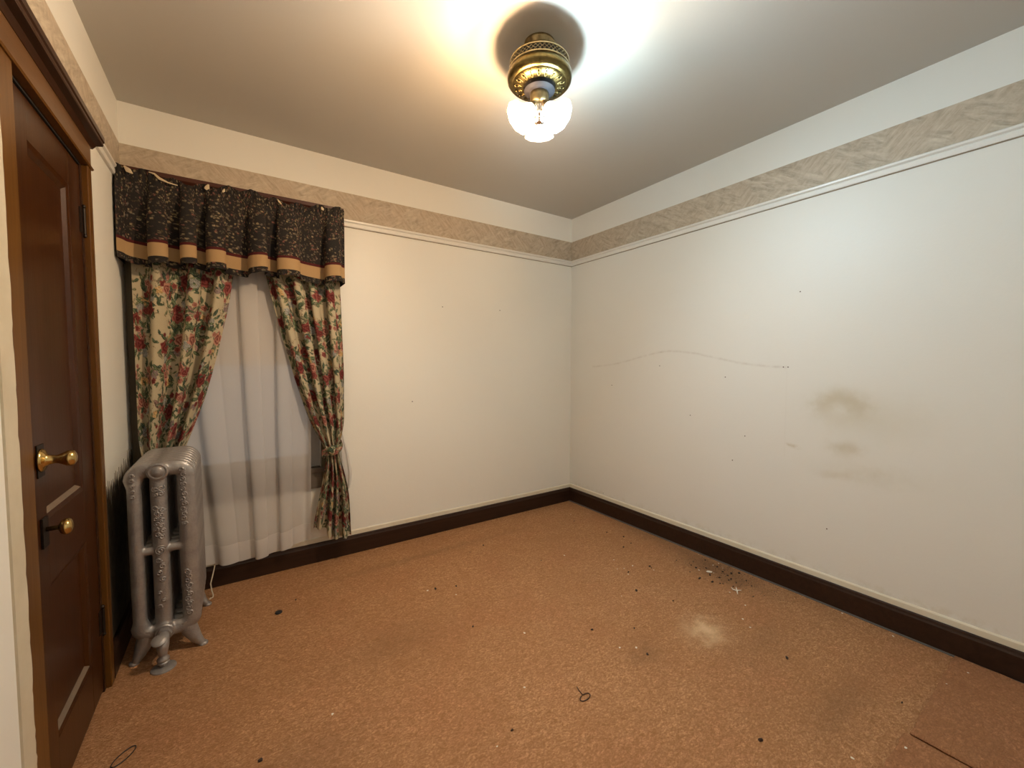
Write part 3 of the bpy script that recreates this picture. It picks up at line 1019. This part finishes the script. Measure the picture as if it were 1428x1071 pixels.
# ------------------------------------------------------------------ radiator
def section_mesh():
    b = MB()
    ry = 0.0235
    yc = 0.0
    def arc(cx, cz, r, a0, a1, n=7):
        return [(cx + r * math.cos(math.radians(a0 + (a1 - a0) * i / n)), cz + r * math.sin(math.radians(a0 + (a1 - a0) * i / n))) for i in range(n + 1)]
    left = [(0.088, 0.16), (0.087, 0.72)]
    path = [(0.0875, 0.45), (0.087, 0.60), (0.087, 0.72)] + arc(0.122, 0.757, 0.036, 180, 90) + [(0.165, 0.793)] + arc(0.218, 0.757, 0.037, 90, 0) \
        + [(0.2545, 0.72), (0.256, 0.60), (0.258, 0.30), (0.259, 0.17)] + arc(0.222, 0.145, 0.037, 0, -90) + [(0.170, 0.108)] + arc(0.126, 0.145, 0.036, -90, -180) \
        + [(0.089, 0.17), (0.088, 0.30), (0.0875, 0.45)]
    rad = []
    for (x, z) in path:
        k = min(1, max(0, (x - 0.10) / 0.14))
        r = 0.0235 + 0.0095 * k
        if z > 0.74 or z < 0.15:
            r = max(r, 0.032)
        rad.append(r)
    b.tube([(x, yc, z) for x, z in path], rad, 16, [0.0200 if z > 0.74 else ry for x, z in path], side=(0, 1, 0))
    b.tube([(0.164, 0, 0.09), (0.164, 0, 0.30), (0.163, 0, 0.60), (0.163, 0, 0.80)], [0.029, 0.029, 0.028, 0.029], 18, ry, side=(0, 1, 0))
    b.tube([(0.095, 0, 0.456), (0.25, 0, 0.456)], 0.018, 12, 0.017, side=(0, 1, 0))
    for z in (0.787, 0.112):
        b.lathe([(0.034, -0.0262), (0.036, 0.0), (0.034, 0.0262)], (0.165, 0, z), (0, 1, 0), 24)
    o = b.build('section_seed', 'silver')
    rm = o.modifiers.new('remesh', 'REMESH')
    rm.mode = 'VOXEL'
    rm.voxel_size = 0.0042
    sm = o.modifiers.new('smooth', 'SMOOTH')
    sm.factor = 0.5
    sm.iterations = 4
    dg = bpy.context.evaluated_depsgraph_get()
    me = bpy.data.meshes.new_from_object(o.evaluated_get(dg))
    bpy.data.objects.remove(o, do_unlink=True)
    for p in me.polygons:
        p.use_smooth = True
    if not me.materials:
        me.materials.append(MT['silver'].m)
    return me


ra = empty('radiator', (0.17, 2.40, 0.0))
tag(ra, 'silver painted cast-iron column radiator standing beside the door', 'radiator')
sec = section_mesh()
NSEC, PITCH, Y0 = 8, 0.0505, 2.222
for i in range(NSEC):
    o = bpy.data.objects.new('section', sec)
    COL.objects.link(o)
    o.parent = ra
    o.location = (-0.17, Y0 + i * PITCH - 2.40, 0)
    if i == 0:
        front_sec = o
        ORI[o.name] = Vector((0, Y0, 0))
for yy in (Y0, Y0 + (NSEC - 1) * PITCH):
    for pts in ([(0.115, yy, 0.125), (0.100, yy - 0.001, 0.075), (0.083, yy - 0.004, 0.032), (0.072, yy - 0.006, 0.010), (0.066, yy - 0.007, 0.0)],
                [(0.232, yy, 0.125), (0.250, yy - 0.001, 0.075), (0.270, yy - 0.004, 0.034), (0.285, yy - 0.006, 0.013), (0.293, yy - 0.007, 0.008)]):
        b = MB().tube(pts, [0.034, 0.030, 0.021, 0.014, 0.011], 14, [0.023, 0.021, 0.019, 0.017, 0.013], side=(0, 1, 0))
        x, y, _ = pts[-1]
        b.lathe([(0.017, 0.0), (0.018, 0.006), (0.013, 0.012)], (x, y, 0), n=14)
        b.build('foot', 'silver', ra, smooth=True, angle=60)
yf = Y0 - 0.0235
# end bosses
MB().lathe([(0.036, 0.0), (0.035, 0.006), (0.029, 0.008), (0.027, 0.006), (0.023, 0.006), (0.020, 0.012), (0.014, 0.016), (0.004, 0.017)],
           (0.165, yf - 0.001, 0.787), (0, -1, 0), 28).build('end_boss', 'silver', front_sec, smooth=True, angle=50)


def scroll(cx, cz, size, hand, turns=1.6, hx=0.03, colx=0.164, r=0.0026, rot=0.0):
    pts = []
    n = 22
    for i in range(n):
        t = i / (n - 1)
        a = rot + hand * turns * 2 * PI * t
        rr = size * (1 - 0.85 * t)
        x, z = cx + rr * math.cos(a), cz + rr * math.sin(a)
        k = max(0.05, 1 - ((x - colx) / hx) ** 2)
        pts.append((x, Y0 - 0.0235 * math.sqrt(k) + 0.0005, z))
    return pts


def ornament(items):
    for pts in items:
        n = len(pts)
        MB().tube(pts, [0.0040 * (0.7 + 0.3 * math.sin(PI * i / (n - 1))) for i in range(n)], 6).build(
            'scroll_ornament', 'silver', front_sec, smooth=True, angle=180)


it = []
for z, s in ((0.712, 0.013), (0.690, 0.010)):
    it += [scroll(0.155, z, s, 1, rot=2.2), scroll(0.173, z + 0.004, s, -1, rot=0.9)]
ornament(it)
it = []
for k, z in enumerate((0.635, 0.612, 0.590, 0.568, 0.546, 0.522)):
    it += [scroll(0.153 + 0.004 * (k % 2), z, 0.011, 1 if k % 2 else -1, rot=k), scroll(0.174 - 0.004 * (k % 2), z - 0.008, 0.010, -1, rot=-k)]
ornament(it)
it = [scroll(0.164, 0.456, 0.020, 1, 2.2, rot=0.5)]
for k, z in enumerate((0.415, 0.390, 0.362, 0.335, 0.278, 0.245, 0.222)):
    it += [scroll(0.157 + 0.012 * (k % 2), z, 0.008 if k > 3 else 0.011, 1 if k % 2 else -1, rot=k)]
ornament(it)
it = []
for k in range(12):
    z = 0.785 - k * 0.021
    it += [scroll(0.242 + 0.005 * (k % 2), z, 0.011, 1 if k % 2 else -1, hx=0.034, colx=0.256, rot=k * 0.8)]
ornament(it)
it = []
for k in range(10):
    z = 0.345 - k * 0.020
    it += [scroll(0.248 + 0.006 * (k % 2), z, 0.012, 1 if k % 2 else -1, hx=0.034, colx=0.258, rot=k * 0.9)]
ornament(it)
it = []
for k in range(5):
    it += [scroll(0.085, 0.78 - 0.022 * k, 0.008, 1 if k % 2 else -1, hx=0.026, colx=0.0875, rot=k)]
ornament(it)
# inlet valve: hub, union nut, elbow, collar, pipe and floor plate
yv = 2.128
vb = MB()
vb.lathe([(0.033, 0.0), (0.034, 0.010), (0.030, 0.014)], (0.167, yf, 0.112), (0, -1, 0), 24)
vb.lathe([(0.026, 0.014), (0.026, 0.034)], (0.167, yf, 0.112), (0, -1, 0), 6)
vb.tube([(0.167, yf - 0.03, 0.112), (0.168, yf - 0.052, 0.110), (0.168, yv - 0.0, 0.098), (0.168, yv - 0.004, 0.080), (0.168, yv - 0.004, 0.055)],
        [0.018, 0.020, 0.021, 0.019, 0.014], 16)
vb.lathe([(0.012, 0.0), (0.012, 0.018), (0.019, 0.021), (0.020, 0.026), (0.017, 0.030), (0.021, 0.036), (0.020, 0.042), (0.012, 0.052), (0.012, 0.06)],
         (0.168, yv - 0.004, 0.0), n=20)
vb.build('inlet_valve', 'silver', ra, smooth=True, angle=45)
MB().lathe([(0.042, 0.0), (0.041, 0.004), (0.030, 0.008), (0.014, 0.010)], (0.168, yv - 0.004, 0.0), n=28).build('floor_plate', 'silver', ra, smooth=True, angle=40)
MB().lathe([(0.024, 0.0), (0.025, 0.006), (0.020, 0.010), (0.006, 0.011)], (0.158, yv - 0.012, 0.118), (0, -0.5, 0.85), 20).build('valve_cap', 'silver', ra, smooth=True, angle=45)


# ------------------------------------------------------------------ ceiling lamp (bladeless fan housing with a light kit)
LX, LY = 1.480, 1.354
la = empty('ceiling_lamp', (LX, LY, H))
tag(la, 'brass ceiling fan housing with three tulip glass lamps and no blades', 'ceiling lamp')
C0 = (LX, LY, 0)
MB().lathe([(0.062, H), (0.062, H - 0.006), (0.055, H - 0.014), (0.040, H - 0.036), (0.026, H - 0.048), (0.020, H - 0.052)], C0, n=40).build(
    'canopy', 'antique', la, smooth=True)
MB().lathe([(0.016, H - 0.048), (0.016, H - 0.075)], C0, n=20).build('neck', 'antique', la, smooth=True)
MB().lathe([(0.020, 2.438), (0.060, 2.436), (0.100, 2.428), (0.114, 2.422)], C0, n=56).build('housing_top', 'antique', la, smooth=True)
MB().lathe([(0.1145, 2.424), (0.1185, 2.392)], C0, n=56, cap=False).build('vent_backing', 'black', la, smooth=True)
lb = MB()
for k in range(44):
    for sgn in (1, -1):
        pts = []
        for i in range(5):
            t = i / 4
            a = 2 * PI * k / 44 + sgn * t * 0.30
            r = 0.1155 + 0.0035 * t + 0.0012
            pts.append((LX + r * math.cos(a), LY + r * math.sin(a), 2.424 - 0.032 * t))
        lb.tube(pts, 0.0013, 4, cap=False)
lb.build('vent_lattice', 'antique', la, smooth=True, angle=180)
for z, r in ((2.424, 0.116), (2.392, 0.1205)):
    ring = [(r - 0.003, z - 0.004), (r + 0.002, z - 0.003), (r + 0.003, z), (r + 0.002, z + 0.003), (r - 0.003, z + 0.004)]
    MB().lathe(ring, C0, n=56, cap=False).build('rim_ring', 'antique', la, smooth=True)
MB().lathe([(0.1205, 2.390), (0.1275, 2.380), (0.1285, 2.366), (0.1265, 2.354), (0.120, 2.347), (0.112, 2.343), (0.106, 2.344), (0.104, 2.341),
            (0.066, 2.331), (0.062, 2.334)], C0, n=72).build('brass_pan', 'pan_brass', la, smooth=True, angle=60)
# stamped petals round the underside of the pan
pet = None
for k in range(18):
    a = 2 * PI * (k + 0.5) / 18
    if pet is None:
        b = MB()
        outl = []
        for i in range(20):
            t = 2 * PI * i / 20
            outl.append((0.086 + 0.0155 * math.cos(t), 0.0070 * math.sin(t) * (1.0 + 0.35 * math.cos(t))))
        pts = [(x, y, -(0.0025 + (0.104 - x) * 0.26) - 0.0008) for x, y in outl]
        b.tube(pts + [pts[0], pts[1]], 0.0017, 6, cap=False)
        b.tube([(0.079, 0, -0.0105), (0.093, 0, -0.0068)], [0.0022, 0.003], 6)
        me_o = b.build('stamped_petal', 'petal_brass', smooth=True, angle=180)
        me_o.parent = la
        pet = me_o
        c = me_o
    else:
        c = copy_obj(pet, (0, 0, 0), la)
    c.location = (0, 0, 2.344 - H)
    c.rotation_euler = (0, 0, a)
MB().lathe([(0.064, 2.334), (0.062, 2.318), (0.050, 2.310), (0.030, 2.308)], C0, n=40).build('flywheel', 'dark_metal', la, smooth=True)
MB().lathe([(0.036, 2.312), (0.038, 2.302), (0.037, 2.276), (0.030, 2.266), (0.018, 2.262)], C0, n=36).build('switch_cup', 'antique', la, smooth=True)
MB().lathe([(0.018, 2.264), (0.021, 2.258), (0.015, 2.250), (0.015, 2.238), (0.022, 2.232), (0.023, 2.222), (0.016, 2.214), (0.017, 2.205), (0.021, 2.199),
            (0.019, 2.192), (0.008, 2.186), (0.006, 2.178), (0.002, 2.174)], C0, n=32).build('stem', 'chrome', la, smooth=True)
hx, hy = LX - 0.4345, LY
hl = math.hypot(hx, hy)
base_ang = math.atan2(hy, hx)                       # straight away from the doorway
tilt = math.radians(42)
for k, kind in ((0, 'bulb_off'), (1, 'bulb_warm'), (2, 'bulb_cool')):
    a = base_ang + (0, 2 * PI / 3, -2 * PI / 3)[k]
    oh = Vector((math.cos(a), math.sin(a), 0))
    w = (oh * math.cos(tilt) + Vector((0, 0, -math.sin(tilt)))).normalized()
    st = Vector((LX, LY, 2.247)) + oh * 0.030
    arm = MB().tube([Vector((LX, LY, 2.262)) + oh * 0.012, Vector((LX, LY, 2.262)) + oh * 0.022, st], [0.008, 0.008, 0.009], 12)
    arm.lathe([(0.010, -0.004), (0.022, 0.001), (0.024, 0.007), (0.022, 0.011)], st, w, 24)
    ao = arm.build('lamp_arm', 'chrome', la, smooth=True)
    n = 90
    prof = [(0.0205, 0.004), (0.024, 0.012), (0.029, 0.022), (0.031, 0.034), (0.033, 0.046), (0.038, 0.058), (0.046, 0.069), (0.054, 0.077), (0.060, 0.082)]
    inner = [(r - 0.0022, t) for r, t in prof][::-1]
    full = prof + inner
    def scal(j, ang, full=full):
        t = full[j][1]
        q = max(0.0, (t - 0.035) / 0.05)
        return 1 + 0.055 * q * abs(math.sin(5 * ang)) + 0.012 * math.cos(30 * ang) * min(1, q + 0.3)
    MB().lathe(full, st, w, n, scal, cap=False).build('glass_shade', 'opal', ao, smooth=True, angle=180)
    bo = MB().lathe([(0.003, 0.074), (0.012, 0.072), (0.020, 0.066), (0.0235, 0.057), (0.0225, 0.047), (0.017, 0.036), (0.012, 0.026), (0.011, 0.020)],
                    st, w, 24)
    bo.build('bulb', kind, ao, smooth=True, angle=180)
    MB().lathe([(0.0115, 0.006), (0.0115, 0.0195)], st, w, 20).build('socket', 'chrome', ao, smooth=True)

# ------------------------------------------------------------------ carpet pieces near the doorway
def carpet_piece(x0, x1, y0, y1, label, seed):
    r = random.Random(seed)
    out = []
    def side(a, b, n):
        for i in range(n):
            t = i / n
            out.append((a[0] + (b[0] - a[0]) * t + r.uniform(-0.0025, 0.0025), a[1] + (b[1] - a[1]) * t + r.uniform(-0.0025, 0.0025)))
    side((x0, y0), (x1, y0), 20); side((x1, y0), (x1, y1), 20); side((x1, y1), (x0, y1), 24); side((x0, y1), (x0, y0), 20)
    n = len(out)
    cx, cy = (x0 + x1) / 2, (y0 + y1) / 2
    def ins(p, d):
        return (p[0] + (d if p[0] < cx else -d) * min(1, abs(p[0] - cx) / (x1 - cx)), p[1] + (d if p[1] < cy else -d) * min(1, abs(p[1] - cy) / (y1 - cy)))
    rings = [(0.004, 0.0005), (0.0, 0.007), (0.003, 0.012), (0.010, 0.0145), (0.022, 0.0125)]
    vs, fs = [], []
    for d, z in rings:
        vs += [(*ins(p, d), z) for p in out]
    for j in range(len(rings) - 1):
        fs += [(j * n + i, j * n + (i + 1) % n, (j + 1) * n + (i + 1) % n, (j + 1) * n + i) for i in range(n)]
    fs.append(tuple((len(rings) - 1) * n + i for i in range(n)))
    fs.append(tuple(range(n - 1, -1, -1)))
    o = MB().add(vs, fs).build('carpet_piece', 'carpet_piece', origin=(cx, cy, 0), smooth=True, angle=60)
    tag(o, label, 'carpet', 'loose carpet pieces by the doorway')


carpet_piece(2.258, 2.900, -0.50, 0.350, 'reddish brown carpet piece lying against the right baseboard', 1)
carpet_piece(1.45, 2.245, -0.50, 0.362, 'reddish brown carpet piece farther from the right baseboard', 2)

# ------------------------------------------------------------------ small things on the carpet
def blob_mesh(name, mat, seed, flat, n=9):
    r = random.Random(seed)
    b = MB()
    rs_ = [r.uniform(0.65, 1.1) for _ in range(n)]
    asp = r.uniform(0.5, 0.9)
    vs = []
    for z, s in ((0.0, 0.85), (flat * 0.5, 1.0), (flat, 0.6)):
        vs += [(rs_[i] * s * math.cos(2 * PI * i / n), asp * rs_[i] * s * math.sin(2 * PI * i / n), z + (r.uniform(-0.1, 0.25) * flat if z else 0)) for i in range(n)]
    fs = [(j * n + i, j * n + (i + 1) % n, (j + 1) * n + (i + 1) % n, (j + 1) * n + i) for j in (0, 1) for i in range(n)]
    fs += [tuple(range(n - 1, -1, -1)), tuple(2 * n + i for i in range(n))]
    b.add(vs, fs)
    o = b.build(name, mat)
    me = o.data
    bpy.data.objects.remove(o, do_unlink=True)
    return me


DARK = [(2.661, 2.065), (2.701, 1.943), (2.661, 1.844), (2.572, 1.831), (2.496, 1.563), (2.489, 1.545), (2.332, 1.588), (2.638, 1.387), (2.638, 1.25), (2.66, 1.218), (2.67, 1.206), (1.946, 1.226), (1.775, 1.327), (2.211, 1.431), (2.292, 1.26), (1.852, 1.079), (2.699, 1.519), (2.862, 1.217), (2.679, 1.048), (2.713, 1.395), (2.72, 1.432), (2.779, 1.106), (2.717, 1.254), (2.758, 1.207), (2.612, 2.359), (1.805, 2.382), (1.682, 2.34), (1.997, 1.991), (1.423, 2.017), (1.316, 2.056), (0.671, 2.364), (1.331, 1.655), (1.176, 1.099), (0.471, 1.446), (2.41, 0.403), (2.317, 0.74), (1.826, 0.615),
        (2.80, 1.28), (2.74, 1.17), (2.83, 1.33), (2.78, 1.24), (2.70, 1.30), (2.85, 1.42), (2.77, 1.45), (2.81, 1.15), (2.735, 1.21), (2.69, 1.16), (2.82, 1.24), (2.76, 1.36)]
WHITE = [(2.381, 1.744), (2.311, 1.653), (2.35, 1.635), (2.417, 1.627), (2.315, 1.574), (2.48, 1.522), (2.106, 1.441), (2.831, 1.358), (2.882, 1.351), (2.893, 1.49), (2.744, 1.303), (2.846, 1.305), (2.616, 1.14), (2.563, 1.032), (2.436, 0.98), (2.4, 0.928), (2.703, 1.371), (1.848, 1.134), (1.789, 1.174), (1.703, 2.742), (1.275, 2.065), (2.164, 1.964), (2.689, 2.484), (1.385, 1.943), (1.504, 1.484), (1.318, 1.226), (0.69, 1.505), (1.104, 1.078), (2.8, 0.297), (2.649, 0.331), (2.89, 0.73), (2.87, 0.536), (2.167, 0.340), (2.0, 0.426)]
cm_ = [blob_mesh('crumb', 'crumb', 40 + i, 0.8) for i in range(4)]
ch_ = [blob_mesh('paint_chip', 'chip', 60 + i, 0.35, 7) for i in range(4)]


def where(x, y):
    if y > 2.2: return 'close to the back baseboard'
    if x > 2.55 and y > 1.0: return 'in the dirt along the right baseboard'
    if y < 0.62: return 'near the loose carpet pieces'
    if x > 2.2: return 'between the pale stain and the dirt'
    if y > 1.7: return 'on the far half of the open floor'
    return 'on the near half of the open floor'


def scatter(name, meshes, pts, s0, s1, label, cat, group):
    for i, (x, y) in enumerate(pts):
        o = bpy.data.objects.new(name, meshes[i % len(meshes)])
        COL.objects.link(o)
        on = y < 0.35 and x > 1.45
        o.location = (x, y, 0.0125 if on else 0.0)
        s = rng.uniform(s0, s1)
        o.scale = (s, s, s)
        o.rotation_euler = (0, 0, rng.uniform(0, 6.28))
        tag(o, label + ' ' + where(x, y), cat, group + ' ' + where(x, y))


scatter('crumb', cm_, DARK, 0.0045, 0.0095, 'small dark brown crumb', 'crumb', 'dark crumbs on the carpet')
scatter('paint_chip', ch_, WHITE, 0.0035, 0.0075, 'small off-white paint chip', 'paint chip', 'paint chips on the carpet')
o = bpy.data.objects.new('paint_chip', ch_[1]); COL.objects.link(o)
o.location = (2.734, 1.324, 0); o.scale = (0.022, 0.022, 0.014); o.rotation_euler = (0.1, 0, 2.4)
tag(o, 'largest white paint chip in the dirt by the right baseboard', 'paint chip', 'paint chips on the carpet')
o = bpy.data.objects.new('crumb', cm_[2]); COL.objects.link(o)
o.location = (2.616, 1.313, 0); o.scale = (0.013, 0.012, 0.008)
tag(o, 'larger dark clod beside the biggest white paint chip', 'crumb', 'dark crumbs on the carpet')
tw = MB().tube([(2.630, 1.105, 0.003), (2.652, 1.120, 0.008), (2.676, 1.138, 0.010)], [0.002, 0.004, 0.002], 6)
tw.tube([(2.652, 1.120, 0.008), (2.640, 1.135, 0.012), (2.650, 1.150, 0.012)], [0.003, 0.003, 0.0015], 6)
tw.tube([(2.655, 1.121, 0.008), (2.672, 1.108, 0.009)], [0.003, 0.0015], 6)
tag(tw.build('plaster_splinter', 'chip', origin=(2.652, 1.12, 0), smooth=True), 'white branching splinter of plaster lying in the dirt by the baseboard', 'splinter')
tag(MB().lathe([(0.0145, 0.0), (0.0165, 0.003), (0.0145, 0.007), (0.006, 0.009)], (0.587, 2.287, 0), n=24).build('rubber_foot', 'rubber', origin=(0.587, 2.287, 0), smooth=True),
    'black rubber disc lying on the carpet near the radiator', 'rubber disc')


def loop_thing(name, mat, pts, r, label, cat):
    k = len(pts)
    o = MB().tube(pts, r, 6).build(name, mat, origin=(pts[0][0], pts[0][1], 0), smooth=True, angle=180)
    tag(o, label, cat)


pts = []
for i in range(20):
    a = 2 * PI * i / 19 * 0.96 + 2.0
    pts.append((1.475 + 0.015 * math.cos(a) * 1.6 + 0.004 * math.sin(a), 1.062 + 0.012 * math.sin(a), 0.0025))
pts.append((1.478, 1.100, 0.003)); pts.append((1.484, 1.115, 0.002))
loop_thing('wire_loop', 'crumb', pts, 0.0017, 'small dark wire loop lying on the middle of the carpet', 'wire')
pts = []
for i in range(24):
    a = 2 * PI * i / 23 * 0.97 + 0.4
    c, s = math.cos(a), math.sin(a)
    pts.append((0.118 + 0.038 * c * 0.6 + 0.012 * s, 1.700 + 0.036 * c * 0.8 - 0.010 * s, 0.0025))
loop_thing('hair_tie', 'rubber', pts, 0.0016, 'thin dark elastic loop on the carpet by the door', 'elastic')

# fine grit swept against the right baseboard: far too much to count
g = MB()
for k in range(420):
    x = 2.80 + rng.gauss(0, 0.065)
    y = 1.27 + rng.gauss(0, 0.17)
    if not (2.45 < x < W - 0.036):
        continue
    r = rng.uniform(0.0012, 0.0032)
    a0 = rng.uniform(0, 6.28)
    vs = [(x + r * math.cos(a0 + i * 2.094), y + r * math.sin(a0 + i * 2.094), 0.0) for i in range(3)] + [(x, y, r * 1.1)]
    g.add(vs, [(0, 1, 3), (1, 2, 3), (2, 0, 3), (0, 2, 1)])
tag(g.build('grit', 'crumb', origin=(2.80, 1.27, 0)), 'fine dark grit swept against the right baseboard', 'grit', kind='stuff')

# ivory cord hanging below the sheer to a plug on the carpet
wc = empty('window_cord', (0.287, 2.60, 0))
tag(wc, 'thin ivory cord trailing from under the sheer curtain to the carpet', 'cord')
MB().tube([(0.322, 2.750, 0.152), (0.322, 2.742, 0.140), (0.320, 2.725, 0.125), (0.312, 2.695, 0.095), (0.303, 2.668, 0.062), (0.308, 2.650, 0.030), (0.314, 2.640, 0.010),
           (0.312, 2.630, 0.0035), (0.304, 2.622, 0.0033)], 0.0032, 8).build('wire', 'cord', wc, smooth=True, angle=180)
MB().lathe([(0.002, -0.006), (0.0045, -0.003), (0.0045, 0.006), (0.002, 0.008)], (0.301, 2.618, 0.0047), (-0.6, -0.8, 0.0), 10).build('cord_tip', 'cord', wc, smooth=True)
